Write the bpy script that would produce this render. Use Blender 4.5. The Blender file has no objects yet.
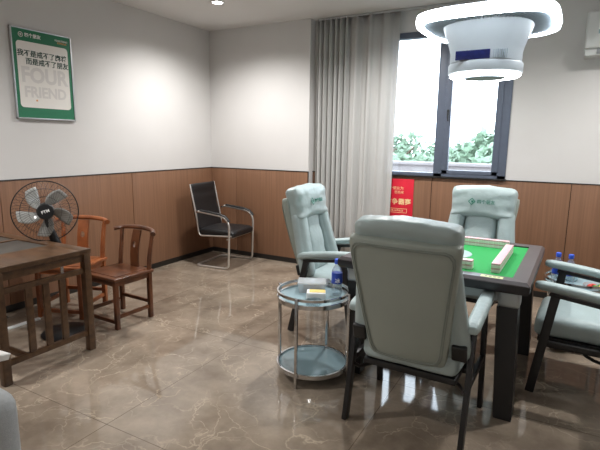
import bpy, bmesh, math, random
from mathutils import Vector, Matrix, Euler
random.seed(7)
C = bpy.context.scene.collection
SC = bpy.context.scene
PI = math.pi
R = math.radians

# ---------------------------------------------------------------- camera
cam = bpy.data.objects.new('camera', bpy.data.cameras.new('camera'))
C.objects.link(cam)
cr = Vector((0.87444886, 0.48494693, 0.01287082))
cu = Vector((-0.09562182, 0.14629160, 0.98460918))
cf = Vector((-0.47560030, 0.86222111, -0.17429603))
m = Matrix((cr, cu, -cf)).transposed().to_4x4()
m.translation = Vector((4.10667, -4.99325, 1.4952))
cam.matrix_world = m
cam.data.sensor_width = 36
cam.data.lens = 28.511
cam.data.clip_start = 0.02
SC.camera = cam

# ---------------------------------------------------------------- world, exposure
wd = bpy.data.worlds.new('sky'); SC.world = wd; wd.use_nodes = True
bg = wd.node_tree.nodes['Background']
bg.inputs[0].default_value = (0.80, 0.90, 1.0, 1)
bg.inputs[1].default_value = 3.4
SC.view_settings.view_transform = 'Standard'
SC.view_settings.look = 'None'
SC.view_settings.gamma = 1
SC.view_settings.exposure = 1.28
SC.cycles.use_denoising = True
SC.cycles.max_bounces = 8
SC.cycles.transparent_max_bounces = 24
SC.cycles.caustics_reflective = False
SC.cycles.caustics_refractive = False
RING_POWER = 8.0
DISC_POWER = 8.0
DOWN_WATT = 72.0
DOWN_GLOW = 14.0

H = 2.8484      # ceiling height
WZ = 1.14       # wainscot top
RY = 0.12       # window wall plane
RX = 1.455      # end of the projecting wall piece
X1, Y1 = 6.6, -8.0

# ---------------------------------------------------------------- materials
def srgb(r, g, b):
    f = lambda c: (c / 255 / 12.92) if c / 255 <= 0.04045 else ((c / 255 + 0.055) / 1.055) ** 2.4
    return (f(r), f(g), f(b), 1)

def mat(name, col, rough=0.5, metal=0.0, spec=0.5, noise=0.0, nscale=20, bump=0.0, bscale=60, coat=0.0, alpha=1.0, trans=0.0, stretch=None, emit=None, estr=0.0):
    M = bpy.data.materials.new(name); M.use_nodes = True
    nt = M.node_tree; b = nt.nodes['Principled BSDF']
    b.inputs['Base Color'].default_value = col
    b.inputs['Roughness'].default_value = rough
    b.inputs['Metallic'].default_value = metal
    b.inputs['Specular IOR Level'].default_value = spec
    b.inputs['Coat Weight'].default_value = coat
    b.inputs['Alpha'].default_value = alpha
    b.inputs['Transmission Weight'].default_value = trans
    if emit:
        b.inputs['Emission Color'].default_value = emit
        b.inputs['Emission Strength'].default_value = estr
    if noise or bump:
        tc = nt.nodes.new('ShaderNodeTexCoord')
        mp = nt.nodes.new('ShaderNodeMapping')
        nt.links.new(tc.outputs['Object'], mp.inputs[0])
        if stretch: mp.inputs['Scale'].default_value = stretch
    if noise:
        n = nt.nodes.new('ShaderNodeTexNoise'); n.inputs['Scale'].default_value = nscale; n.inputs['Detail'].default_value = 5
        nt.links.new(mp.outputs[0], n.inputs['Vector'])
        mx = nt.nodes.new('ShaderNodeMix'); mx.data_type = 'RGBA'
        mx.inputs[6].default_value = [max(0, c * (1 - noise)) for c in col[:3]] + [1]
        mx.inputs[7].default_value = [min(1, c * (1 + noise)) for c in col[:3]] + [1]
        cr_ = nt.nodes.new('ShaderNodeMapRange')
        cr_.inputs['From Min'].default_value = 0.3; cr_.inputs['From Max'].default_value = 0.7
        nt.links.new(n.outputs['Fac'], cr_.inputs[0])
        nt.links.new(cr_.outputs[0], mx.inputs[0])
        nt.links.new(mx.outputs[2], b.inputs['Base Color'])
    if bump:
        n2 = nt.nodes.new('ShaderNodeTexNoise'); n2.inputs['Scale'].default_value = bscale; n2.inputs['Detail'].default_value = 3
        nt.links.new(mp.outputs[0], n2.inputs['Vector'])
        bp = nt.nodes.new('ShaderNodeBump'); bp.inputs['Strength'].default_value = bump; bp.inputs['Distance'].default_value = 0.01
        nt.links.new(n2.outputs['Fac'], bp.inputs['Height'])
        nt.links.new(bp.outputs[0], b.inputs['Normal'])
    return M

def emission(name, col, s):
    M = bpy.data.materials.new(name); M.use_nodes = True
    nt = M.node_tree; nt.nodes.clear()
    e = nt.nodes.new('ShaderNodeEmission'); o = nt.nodes.new('ShaderNodeOutputMaterial')
    e.inputs[0].default_value = col; e.inputs[1].default_value = s
    nt.links.new(e.outputs[0], o.inputs[0])
    return M

def pane(name, tint, gloss=0.08, rough=0.02, body=0.0, bodycol=(0.6, 0.7, 0.75, 1)):
    """clear sheet: see-through with a weak mirror, optionally some milky body"""
    M = bpy.data.materials.new(name); M.use_nodes = True
    nt = M.node_tree; nt.nodes.clear()
    o = nt.nodes.new('ShaderNodeOutputMaterial')
    t = nt.nodes.new('ShaderNodeBsdfTransparent'); t.inputs[0].default_value = tint
    g = nt.nodes.new('ShaderNodeBsdfGlossy'); g.inputs['Roughness'].default_value = rough
    lw = nt.nodes.new('ShaderNodeLayerWeight'); lw.inputs[0].default_value = 0.25
    mr = nt.nodes.new('ShaderNodeMapRange'); mr.inputs['To Min'].default_value = gloss; mr.inputs['To Max'].default_value = min(1, gloss + 0.6)
    nt.links.new(lw.outputs['Facing'], mr.inputs[0])
    mx = nt.nodes.new('ShaderNodeMixShader')
    src = t
    if body:
        d = nt.nodes.new('ShaderNodeBsdfDiffuse'); d.inputs[0].default_value = bodycol
        m2 = nt.nodes.new('ShaderNodeMixShader'); m2.inputs[0].default_value = body
        nt.links.new(t.outputs[0], m2.inputs[1]); nt.links.new(d.outputs[0], m2.inputs[2]); src = m2
    nt.links.new(mr.outputs[0], mx.inputs[0])
    nt.links.new(src.outputs[0], mx.inputs[1]); nt.links.new(g.outputs[0], mx.inputs[2])
    nt.links.new(mx.outputs[0], o.inputs[0])
    return M

def floor_material():
    M = bpy.data.materials.new('polished_marble_tile'); M.use_nodes = True
    nt = M.node_tree; N = nt.nodes.new; L = nt.links.new
    b = nt.nodes['Principled BSDF']
    tc = N('ShaderNodeTexCoord')
    # cloudy base
    n1 = N('ShaderNodeTexNoise'); n1.inputs['Scale'].default_value = 2.6; n1.inputs['Detail'].default_value = 8; n1.inputs['Roughness'].default_value = 0.62
    L(tc.outputs['Object'], n1.inputs['Vector'])
    r1 = N('ShaderNodeValToRGB')
    r1.color_ramp.elements[0].position = 0.34; r1.color_ramp.elements[0].color = srgb(116, 103, 90)
    r1.color_ramp.elements[1].position = 0.68; r1.color_ramp.elements[1].color = srgb(156, 142, 126)
    L(n1.outputs['Fac'], r1.inputs[0])
    # veins: distance to warped voronoi edges
    nw = N('ShaderNodeTexNoise'); nw.inputs['Scale'].default_value = 3.2; nw.inputs['Detail'].default_value = 6
    L(tc.outputs['Object'], nw.inputs['Vector'])
    sc = N('ShaderNodeVectorMath'); sc.operation = 'SCALE'; sc.inputs['Scale'].default_value = 0.55
    L(nw.outputs['Color'], sc.inputs[0])
    ad = N('ShaderNodeVectorMath'); ad.operation = 'ADD'
    L(tc.outputs['Object'], ad.inputs[0]); L(sc.outputs[0], ad.inputs[1])
    vo = N('ShaderNodeTexVoronoi'); vo.feature = 'DISTANCE_TO_EDGE'; vo.inputs['Scale'].default_value = 2.7
    L(ad.outputs[0], vo.inputs['Vector'])
    rv = N('ShaderNodeMapRange'); rv.inputs['From Min'].default_value = 0.0; rv.inputs['From Max'].default_value = 0.022
    rv.inputs['To Min'].default_value = 1; rv.inputs['To Max'].default_value = 0
    L(vo.outputs['Distance'], rv.inputs[0])
    # veins fade in and out
    nm = N('ShaderNodeTexNoise'); nm.inputs['Scale'].default_value = 2.1; nm.inputs['Detail'].default_value = 3
    L(tc.outputs['Object'], nm.inputs['Vector'])
    rm = N('ShaderNodeMapRange'); rm.inputs['From Min'].default_value = 0.46; rm.inputs['From Max'].default_value = 0.66
    L(nm.outputs['Fac'], rm.inputs[0])
    mu = N('ShaderNodeMath'); mu.operation = 'MULTIPLY'; L(rv.outputs[0], mu.inputs[0]); L(rm.outputs[0], mu.inputs[1])
    mu2 = N('ShaderNodeMath'); mu2.operation = 'MULTIPLY'; L(mu.outputs[0], mu2.inputs[0]); mu2.inputs[1].default_value = 0.45
    mx = N('ShaderNodeMix'); mx.data_type = 'RGBA'; mx.inputs[7].default_value = srgb(205, 190, 168)
    vo2 = N('ShaderNodeTexVoronoi'); vo2.feature = 'DISTANCE_TO_EDGE'; vo2.inputs['Scale'].default_value = 6.0
    L(ad.outputs[0], vo2.inputs['Vector'])
    rv2 = N('ShaderNodeMapRange'); rv2.inputs['From Max'].default_value = 0.035; rv2.inputs['To Min'].default_value = 0.38; rv2.inputs['To Max'].default_value = 0
    L(vo2.outputs['Distance'], rv2.inputs[0])
    nm2 = N('ShaderNodeTexNoise'); nm2.inputs['Scale'].default_value = 3.3; nm2.inputs['Detail'].default_value = 4
    L(ad.outputs[0], nm2.inputs['Vector'])
    rm2 = N('ShaderNodeMapRange'); rm2.inputs['From Min'].default_value = 0.45; rm2.inputs['From Max'].default_value = 0.62
    L(nm2.outputs['Fac'], rm2.inputs[0])
    mu3 = N('ShaderNodeMath'); mu3.operation = 'MULTIPLY'; L(rv2.outputs[0], mu3.inputs[0]); L(rm2.outputs[0], mu3.inputs[1])
    mxv = N('ShaderNodeMath'); mxv.operation = 'MAXIMUM'; L(mu2.outputs[0], mxv.inputs[0]); L(mu3.outputs[0], mxv.inputs[1])
    L(mxv.outputs[0], mx.inputs[0]); L(r1.outputs[0], mx.inputs[6])
    # tile joints
    br = N('ShaderNodeTexBrick'); br.offset = 0; br.squash = 1
    br.inputs['Scale'].default_value = 1.0; br.inputs['Brick Width'].default_value = 1.2; br.inputs['Row Height'].default_value = 1.2
    br.inputs['Mortar Size'].default_value = 0.0022; br.inputs['Mortar Smooth'].default_value = 0.2
    mp = N('ShaderNodeMapping'); mp.inputs['Location'].default_value = (-3.31 % 1.2, 3.47 % 1.2, 0)
    L(tc.outputs['Object'], mp.inputs[0]); L(mp.outputs[0], br.inputs['Vector'])
    mx2 = N('ShaderNodeMix'); mx2.data_type = 'RGBA'; mx2.inputs[7].default_value = srgb(92, 80, 68)
    L(br.outputs['Fac'], mx2.inputs[0]); L(mx.outputs[2], mx2.inputs[6])
    L(mx2.outputs[2], b.inputs['Base Color'])
    b.inputs['Roughness'].default_value = 0.055
    b.inputs['Specular IOR Level'].default_value = 0.62
    return M

def wood_panel(name, c1, c2, scale=(60, 60, 1.2), rough=0.45):
    M = bpy.data.materials.new(name); M.use_nodes = True
    nt = M.node_tree; N = nt.nodes.new; L = nt.links.new
    b = nt.nodes['Principled BSDF']
    tc = N('ShaderNodeTexCoord'); mp = N('ShaderNodeMapping'); mp.inputs['Scale'].default_value = scale
    L(tc.outputs['Object'], mp.inputs[0])
    n = N('ShaderNodeTexNoise'); n.inputs['Scale'].default_value = 1.0; n.inputs['Detail'].default_value = 6
    L(mp.outputs[0], n.inputs['Vector'])
    r = N('ShaderNodeValToRGB')
    r.color_ramp.elements[0].position = 0.3; r.color_ramp.elements[0].color = c1
    r.color_ramp.elements[1].position = 0.7; r.color_ramp.elements[1].color = c2
    L(n.outputs['Fac'], r.inputs[0]); L(r.outputs[0], b.inputs['Base Color'])
    b.inputs['Roughness'].default_value = rough
    return M

MT = {}
MT['wall'] = mat('painted_wall', srgb(204, 202, 200), 0.75, noise=0.015, nscale=3)
MT['ceil'] = mat('painted_ceiling', srgb(220, 218, 216), 0.8, noise=0.01, nscale=2)
MT['floor'] = floor_material()
MT['wains'] = wood_panel('wainscot_veneer', srgb(119, 86, 65), srgb(136, 100, 76), (70, 70, 1.3), 0.42)
MT['dark_trim'] = mat('black_trim', srgb(30, 27, 25), 0.4, noise=0.1)
MT['seam'] = mat('dark_groove', srgb(52, 36, 26), 0.7, noise=0.1)
MT['winframe'] = mat('glow_tinted_aluminium', srgb(92, 100, 116), 0.4, metal=0.1, noise=0.04)  # dark grey-blue frame, lightened with window glow put into the colour
MT['glass'] = pane('window_glass', (0.97, 0.99, 1, 1), 0.04)
MT['curtain'] = None
MT['chrome'] = mat('polished_steel', srgb(205, 205, 206), 0.16, metal=1.0, noise=0.03)
MT['satin'] = mat('satin_steel', srgb(222, 220, 216), 0.34, metal=0.85, noise=0.02)
MT['brushed'] = mat('brushed_aluminium', srgb(190, 192, 194), 0.35, metal=0.9, noise=0.03)
MT['black_plastic'] = mat('black_plastic', srgb(24, 25, 27), 0.4, noise=0.08)
MT['black_leather'] = mat('black_leatherette', srgb(24, 24, 26), 0.45, bump=0.25, bscale=160, noise=0.1)
MT['black_metal'] = mat('black_painted_metal', srgb(22, 21, 22), 0.38, noise=0.08)
MT['leather'] = mat('pale_sage_leather', srgb(164, 179, 179), 0.42, noise=0.05, nscale=5, bump=0.6, bscale=16)
MT['leather_shaded'] = mat('pale_sage_leather_shaded', srgb(152, 160, 152), 0.48, noise=0.04, nscale=4, bump=0.2, bscale=10)  # same leather, darker: shade of the unlit back put into the colour
MT['stitch'] = mat('seam_piping', srgb(132, 141, 134), 0.5, noise=0.05)
MT['logo'] = mat('green_print', srgb(28, 112, 92), 0.5, noise=0.05)
MT['felt'] = mat('green_felt', srgb(22, 142, 66), 0.85, noise=0.08, nscale=200)
MT['rim'] = mat('dark_grey_rim', srgb(78, 72, 74), 0.3, noise=0.08, nscale=8, spec=0.6)
MT['rim_edge'] = mat('black_rim_edge', srgb(38, 36, 40), 0.3, noise=0.06)
MT['tbody'] = mat('silver_table_body', srgb(172, 176, 176), 0.35, metal=0.35, noise=0.03)
MT['sticker'] = mat('pale_yellow_sticker', srgb(206, 208, 150), 0.5, noise=0.1, nscale=60)
MT['tile_white'] = mat('ivory_resin', srgb(240, 236, 230), 0.3, noise=0.01)
MT['tile_pink'] = mat('pink_resin', srgb(226, 182, 188), 0.3, noise=0.01)
MT['disc'] = mat('pale_centre_disc', srgb(150, 172, 172), 0.3, noise=0.05)
MT['lamp_white'] = mat('lamp_white_plastic', srgb(172, 178, 182), 0.4, noise=0.01)
MT['grille'] = mat('grey_grille', srgb(150, 160, 168), 0.5, noise=0.05)
MT['display'] = mat('blue_black_display', srgb(28, 34, 84), 0.15, noise=0.2, nscale=40)
MT['ring_light'] = emission('led_ring_light', (0.84, 0.93, 1.0, 1), RING_POWER)
MT['disc_light'] = emission('led_disc_light', (0.90, 0.95, 1.0, 1), DISC_POWER)
MT['down_light'] = emission('downlight_glow', (1.0, 0.96, 0.90, 1), DOWN_GLOW)
MT['rosewood'] = wood_panel('dark_rosewood', srgb(66, 38, 24), srgb(104, 62, 38), (9, 9, 9), 0.3)
MT['rosewood_light'] = wood_panel('reddish_rosewood', srgb(118, 64, 34), srgb(158, 92, 52), (9, 9, 9), 0.3)
MT['teawood'] = wood_panel('walnut_table_wood', srgb(66, 46, 31), srgb(96, 70, 48), (4, 22, 22), 0.32)
MT['slate'] = mat('slate_tray', srgb(74, 72, 68), 0.45, noise=0.2, nscale=9)
MT['blade'] = pane('smoky_blade', (0.62, 0.63, 0.62, 1), 0.06, 0.15, body=0.6, bodycol=srgb(196, 198, 194))
MT['white_plastic'] = mat('white_plastic', srgb(226, 228, 228), 0.4, noise=0.01)
MT['white_print'] = mat('white_print', srgb(240, 240, 238), 0.5, noise=0.01)
MT['tray_glass'] = mat('pale_blue_tray_glass', srgb(166, 192, 200), 0.05, spec=0.7, alpha=0.8, noise=0.02)
MT['shelf_glass'] = mat('blue_grey_shelf_glass', srgb(112, 132, 138), 0.05, spec=0.7, alpha=0.92, noise=0.02)
MT['pet'] = pane('clear_bottle_plastic', (0.93, 0.96, 0.98, 1), 0.10, 0.05, body=0.12)
MT['clear_box'] = pane('clear_box_plastic', (0.93, 0.95, 0.96, 1), 0.10, 0.1, body=0.45, bodycol=srgb(236, 238, 240))
MT['ash_glass'] = pane('clear_dish_glass', (0.86, 0.92, 0.94, 1), 0.12, 0.03, body=0.05)
MT['blue'] = mat('blue_cap_plastic', srgb(64, 104, 226), 0.35, noise=0.02)
MT['label_blue'] = mat('blue_label_film', srgb(44, 78, 186), 0.4, noise=0.06)
MT['yellow'] = mat('yellow_print', srgb(232, 202, 112), 0.5, noise=0.08)
MT['brown_food'] = mat('brown_snack', srgb(122, 88, 66), 0.7, noise=0.3, nscale=60)
MT['poster_green'] = mat('poster_green', srgb(24, 112, 76), 0.45, noise=0.02)
MT['poster_white'] = mat('poster_white', srgb(232, 228, 222), 0.5, noise=0.01)
MT['poster_grey'] = mat('poster_grey', srgb(214, 210, 206), 0.5, noise=0.01)
MT['ink'] = mat('dark_green_ink', srgb(30, 62, 50), 0.5, noise=0.02)
MT['orange'] = mat('orange_print', srgb(226, 160, 96), 0.5, noise=0.02)
MT['red'] = mat('red_poster', srgb(212, 30, 54), 0.45, noise=0.03)
MT['gold'] = mat('cream_print', srgb(246, 214, 160), 0.5, noise=0.02)
MT['ac'] = mat('aircon_plastic', srgb(206, 208, 206), 0.4, noise=0.01)
MT['ac_dark'] = mat('aircon_outlet', srgb(150, 154, 156), 0.5, noise=0.02)
MT['sofa'] = mat('grey_sofa_fabric', srgb(150, 152, 152), 0.75, noise=0.06, nscale=60, bump=0.2, bscale=220)
MT['pillow'] = mat('white_linen', srgb(214, 212, 208), 0.8, noise=0.05, nscale=30, bump=0.3, bscale=40)
MT['concrete'] = mat('pale_parapet', srgb(138, 132, 132), 0.8, noise=0.08, nscale=4)
MT['leaf'] = mat('haze_paled_leaf', srgb(116, 138, 116), 0.6, noise=0.25, nscale=3)  # green paled and greyed, outdoor haze put into the colour
MT['bark'] = mat('tree_bark', srgb(92, 76, 62), 0.8, noise=0.2)
MT['ground'] = mat('outside_ground', srgb(150, 152, 146), 0.9, noise=0.1)
for k, c in (('candy_red', (206, 60, 48)), ('candy_green', (96, 148, 74)), ('candy_yellow', (232, 196, 92)), ('candy_cream', (238, 222, 196))):
    MT[k] = mat(k, srgb(*c), 0.4, noise=0.05)

def curtain_material():
    M = bpy.data.materials.new('grey_drape_cloth'); M.use_nodes = True
    nt = M.node_tree; N = nt.nodes.new; L = nt.links.new
    b = nt.nodes['Principled BSDF']
    tc = N('ShaderNodeTexCoord'); n = N('ShaderNodeTexNoise'); n.inputs['Scale'].default_value = 220
    L(tc.outputs['Object'], n.inputs['Vector'])
    r = N('ShaderNodeValToRGB'); r.color_ramp.elements[0].color = srgb(200, 199, 196); r.color_ramp.elements[1].color = srgb(222, 221, 218)
    L(n.outputs['Fac'], r.inputs[0]); L(r.outputs[0], b.inputs['Base Color'])
    b.inputs['Roughness'].default_value = 0.85
    t = N('ShaderNodeBsdfTranslucent'); t.inputs[0].default_value = srgb(190, 194, 198)
    mx = N('ShaderNodeMixShader'); mx.inputs[0].default_value = 0.35
    L(b.outputs[0], mx.inputs[1]); L(t.outputs[0], mx.inputs[2])
    L(mx.outputs[0], nt.nodes['Material Output'].inputs[0])
    return M
MT['curtain'] = curtain_material()

# ---------------------------------------------------------------- mesh helpers
class MB:
    def __init__(s): s.v = []; s.f = []
    def add(s, verts, faces, M=None):
        o = len(s.v)
        s.v += [tuple(M @ Vector(p)) if M else tuple(p) for p in verts]
        s.f += [tuple(i + o for i in f) for f in faces]
        return s
    def box(s, c, size, bev=0.0, rot=None, seg=1):
        bm = bmesh.new(); bmesh.ops.create_cube(bm, size=1)
        bmesh.ops.scale(bm, vec=Vector(size), verts=bm.verts)
        if bev: bmesh.ops.bevel(bm, geom=bm.edges[:] , offset=bev, segments=seg + 1, affect='EDGES', profile=0.6)
        M = Matrix.Translation(Vector(c)) @ (rot.to_4x4() if rot is not None else Matrix())
        bm.verts.ensure_lookup_table()
        for i, v in enumerate(bm.verts): v.index = i
        s.add([v.co.copy() for v in bm.verts], [[v.index for v in f.verts] for f in bm.faces], M)
        bm.free(); return s
    def bar(s, p0, p1, w, d, side=(1, 0, 0), bev=0.003):
        """rectangular bar from p0 to p1, w along side, d across"""
        p0 = Vector(p0); p1 = Vector(p1); z = (p1 - p0); L = z.length; z.normalize()
        x = Vector(side); x = (x - z * x.dot(z)).normalized(); y = z.cross(x)
        return s.box((p0 + p1) / 2, (w, d, L), bev, Matrix((x, y, z)).transposed())
    def tube(s, pts, r, n=10, closed=False, flat=None, up=None):
        P = [Vector(p) for p in pts]; k = len(P)
        rr = r if isinstance(r, (list, tuple)) else [r] * k
        T = []
        for i in range(k):
            a = P[(i - 1) % k] if (closed or i > 0) else P[i]
            b = P[(i + 1) % k] if (closed or i < k - 1) else P[i]
            T.append((b - a).normalized())
        nrm = Vector(up) if up else (Vector((0, 0, 1)) if abs(T[0].z) < 0.9 else Vector((1, 0, 0)))
        nrm = (nrm - T[0] * nrm.dot(T[0])).normalized()
        V = []; F = []
        for i in range(k):
            nrm = (nrm - T[i] * nrm.dot(T[i])).normalized(); bi = T[i].cross(nrm)
            for j in range(n):
                a = 2 * PI * j / n
                V.append(P[i] + (nrm * math.cos(a) * (flat or 1) + bi * math.sin(a)) * rr[i])
        for i in range(k if closed else k - 1):
            for j in range(n):
                a = i * n + j; b = i * n + (j + 1) % n; i2 = (i + 1) % k
                F.append((a, b, i2 * n + (j + 1) % n, i2 * n + j))
        if not closed:
            F.append(tuple(range(n - 1, -1, -1))); F.append(tuple((k - 1) * n + j for j in range(n)))
        return s.add(V, F)
    def lathe(s, prof, n=32, c=(0, 0, 0), sup=2.0, M=None, close=False):
        V = []; F = []; k = len(prof)
        for (r, z) in prof:
            for j in range(n):
                a = 2 * PI * j / n; ca, sa = math.cos(a), math.sin(a)
                q = (abs(ca) ** sup + abs(sa) ** sup) ** (-1 / sup)
                V.append((c[0] + r * q * ca, c[1] + r * q * sa, c[2] + z))
        for i in range(k if close else k - 1):
            i2 = (i + 1) % k
            for j in range(n):
                F.append((i * n + j, i * n + (j + 1) % n, i2 * n + (j + 1) % n, i2 * n + j))
        if not close:
            if prof[0][0] > 0: F.append(tuple(range(n - 1, -1, -1)))
            if prof[-1][0] > 0: F.append(tuple((k - 1) * n + j for j in range(n)))
        return s.add(V, F, M)
    def prism(s, poly, z0, z1, M=None):
        n = len(poly)
        V = [(x, y, z0) for x, y in poly] + [(x, y, z1) for x, y in poly]
        F = [tuple(range(n - 1, -1, -1)), tuple(range(n, 2 * n))] + [(i, (i + 1) % n, n + (i + 1) % n, n + i) for i in range(n)]
        return s.add(V, F, M)
    def cushion(s, half, r, n=10, M=None, fn=None, wr=0.0, seed=0.0, wscale=9.0):
        """soft padded box: rounded corners, optional shaping fn(u,v,w,p) and wrinkles"""
        from mathutils import noise
        hx, hy, hz = half
        bm = bmesh.new(); bmesh.ops.create_cube(bm, size=2)
        bmesh.ops.subdivide_edges(bm, edges=bm.edges[:], cuts=n, use_grid_fill=True)
        for v in bm.verts:
            u = v.co.copy()
            # concentrate vertices near the edges so the rounding is smooth
            u = Vector([math.copysign(abs(t) ** 0.75, t) for t in u])
            p = Vector((u.x * hx, u.y * hy, u.z * hz))
            q = Vector((max(-(hx - r), min(hx - r, p.x)), max(-(hy - r), min(hy - r, p.y)), max(-(hz - r), min(hz - r, p.z))))
            d = p - q
            if d.length > 1e-9: p = q + d.normalized() * min(r, d.length if max(abs(u.x), abs(u.y), abs(u.z)) < 0.999 else r)
            if fn: p = fn(u.x, u.y, u.z, p)
            if wr:
                e = noise.noise(Vector((p.x * wscale + seed, p.y * wscale, p.z * wscale)))
                p = p + p.normalized() * e * wr
            v.co = p
        bm.verts.ensure_lookup_table()
        for i, v in enumerate(bm.verts): v.index = i
        s.add([v.co.copy() for v in bm.verts], [[v.index for v in f.verts] for f in bm.faces], M)
        bm.free(); return s
    def build(s, name, material, parent=None, smooth=40):
        me = bpy.data.meshes.new(name)
        me.from_pydata([tuple(v) for v in s.v], [], s.f)
        bm = bmesh.new(); bm.from_mesh(me); bmesh.ops.recalc_face_normals(bm, faces=bm.faces); bm.to_mesh(me); bm.free()
        if smooth:
            me.polygons.foreach_set('use_smooth', [True] * len(me.polygons))
            me.set_sharp_from_angle(angle=R(smooth))
        me.materials.append(material)
        o = bpy.data.objects.new(name, me); C.objects.link(o)
        if parent: o.parent = parent
        return o

def tag(o, label, cat, group=None, kind=None):
    o['label'] = label; o['category'] = cat
    if group: o['group'] = group
    if kind: o['kind'] = kind
    return o

def thing(name, label, cat, loc=(0, 0, 0), rz=0.0, group=None):
    o = bpy.data.objects.new(name, None); C.objects.link(o)
    o.empty_display_size = 0.05
    o.location = loc; o.rotation_euler = (0, 0, rz)
    return tag(o, label, cat, group)

def struct(name, mb, material):
    o = mb.build(name, material); o['kind'] = 'structure'; return o

def copy_tree(o, parent=None):
    c = o.copy(); C.objects.link(c); c.parent = parent
    for ch in list(o.children): copy_tree(ch, c)
    return c

def text(name, body, size, material, parent=None, loc=(0, 0, 0), rot=(0, 0, 0), depth=0.0008, align='CENTER', sx=1.0, bold=0.0):
    cu_ = bpy.data.curves.new(name, 'FONT'); cu_.body = body; cu_.size = size
    cu_.align_x = align; cu_.align_y = 'CENTER'; cu_.extrude = depth; cu_.offset = bold
    cu_.resolution_u = 3
    t = bpy.data.objects.new(name, cu_); C.objects.link(t)
    dg = bpy.context.evaluated_depsgraph_get()
    me = bpy.data.meshes.new_from_object(t.evaluated_get(dg))
    bpy.data.objects.remove(t); bpy.data.curves.remove(cu_)
    me.name = name; me.materials.clear(); me.materials.append(material)
    for v in me.vertices: v.co.x *= sx
    o = bpy.data.objects.new(name, me); C.objects.link(o)
    o.location = loc; o.rotation_euler = rot
    if parent: o.parent = parent
    return o

def rrect(w, h, r, n=6):
    out = []
    for cx, cy, a0 in ((w / 2 - r, h / 2 - r, 0), (-w / 2 + r, h / 2 - r, 90), (-w / 2 + r, -h / 2 + r, 180), (w / 2 - r, -h / 2 + r, 270)):
        for i in range(n + 1):
            a = R(a0 + 90 * i / n); out.append((cx + r * math.cos(a), cy + r * math.sin(a)))
    return out

def arc(cx, cy, z, r, a0, a1, n):
    return [(cx + r * math.cos(R(a0 + (a1 - a0) * i / n)), cy + r * math.sin(R(a0 + (a1 - a0) * i / n)), z) for i in range(n + 1)]

# ---------------------------------------------------------------- the room
T = 0.15
struct('floor', MB().box(((X1) / 2, (Y1 + RY) / 2, -0.05), (X1 + 2 * T, RY - Y1 + 2 * T, 0.1)), MT['floor'])
struct('ceiling', MB().box(((X1) / 2, (Y1 + RY) / 2, H + 0.05), (X1 + 2 * T, RY - Y1 + 2 * T, 0.1)), MT['ceil'])
struct('wall_left', MB().box((-T / 2, (Y1 + RY) / 2, H / 2), (T, RY - Y1 + 2 * T, H)), MT['wall'])
struct('wall_right', MB().box((X1 + T / 2, (Y1 + RY) / 2, H / 2), (T, RY - Y1 + 2 * T, H)), MT['wall'])
struct('wall_front', MB().box((X1 / 2, Y1 - T / 2, H / 2), (X1, T, H)), MT['wall'])
# back wall: projecting piece on the left, window wall 12 cm further back on the right
WX0, WX1, WB, WT = 2.30, 3.60, 1.14, 2.62
wb = MB()
struct('wall_back', MB().box((RX / 2, (RY + T) / 2, H / 2), (RX, RY + T, H)), MT['wall'])
wb.box(((RX + WX0) / 2, RY + T / 2, H / 2), (WX0 - RX, T, H))
wb.box(((WX1 + X1) / 2, RY + T / 2, H / 2), (X1 - WX1, T, H))
wb.box(((WX0 + WX1) / 2, RY + T / 2, WB / 2), (WX1 - WX0, T, WB))
wb.box(((WX0 + WX1) / 2, RY + T / 2, (WT + H) / 2), (WX1 - WX0, T, H - WT))
struct('wall_window', wb, MT['wall'])

# wainscot panels with dark joints, top bead
def wainscot(name, spans, fixed, axis, sgn):
    mb = MB(); g = 0.006; th = 0.012
    for a, b in spans:
        c = (a + b) / 2; L = b - a - g; z0 = 0.06; hh = WZ - 0.008 - z0
        if axis == 'x': mb.box((c, fixed + sgn * th / 2, z0 + hh / 2), (L, th, hh), 0.0015)
        else: mb.box((fixed + sgn * th / 2, c, z0 + hh / 2), (th, L, hh), 0.0015)
    o = struct(name, mb, MT['wains']); return o
def spans(a, b, seams):
    s = sorted([a] + [q for q in seams if a < q < b] + [b]); return list(zip(s[:-1], s[1:]))
wainscot('trim_1', spans(Y1, 0.0, [-1.356 - 1.396 * k for k in range(5)]), 0.0, 'y', 1)
wainscot('trim_2', spans(0.012, RX, [0.409]), 0.0, 'x', -1)
wainscot('trim_3', spans(RX + 0.0, X1, [1.6, 2.886, 4.179, 5.472]), RY, 'x', -1)
# dark beads over the wainscot and dark backing behind the joints
def strip(name, z, h, d, material):
    mb = MB()
    mb.box((d / 2, (Y1 + 0) / 2, z), (d, -Y1, h))
    mb.box((RX / 2 + 0.003, -d / 2, z), (RX + 0.006, d, h))
    mb.box(((RX + X1) / 2, RY - d / 2, z), (X1 - RX, d, h))
    return struct(name, mb, material)
strip('trim_4', WZ - 0.004, 0.008, 0.016, MT['dark_trim'])
mb = MB()
for y in [-1.356 - 1.396 * k for k in range(5)]: mb.box((0.002, y, 0.6), (0.004, 0.02, 1.06))
mb.box((0.409, -0.002, 0.6), (0.02, 0.004, 1.06))
for x in (1.6, 2.886, 4.179, 5.472): mb.box((x, RY - 0.002, 0.6), (0.02, 0.004, 1.06))
struct('trim_5', mb, MT['seam'])
# end cap of the projecting wall's wainscot
struct('trim_6', MB().box((RX + 0.003, -0.006, WZ / 2), (0.006, 0.014, WZ)), MT['dark_trim'])
for nm, c, sz in (('baseboard_left', (0.008, Y1 / 2, 0.03), (0.016, -Y1, 0.06)),
                  ('baseboard_back', (RX / 2, -0.008, 0.03), (RX, 0.016, 0.06)),
                  ('baseboard_window', ((RX + X1) / 2, RY - 0.008, 0.03), (X1 - RX, 0.016, 0.06))):
    struct(nm, MB().box(c, sz, 0.002), MT['dark_trim'])

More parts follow.
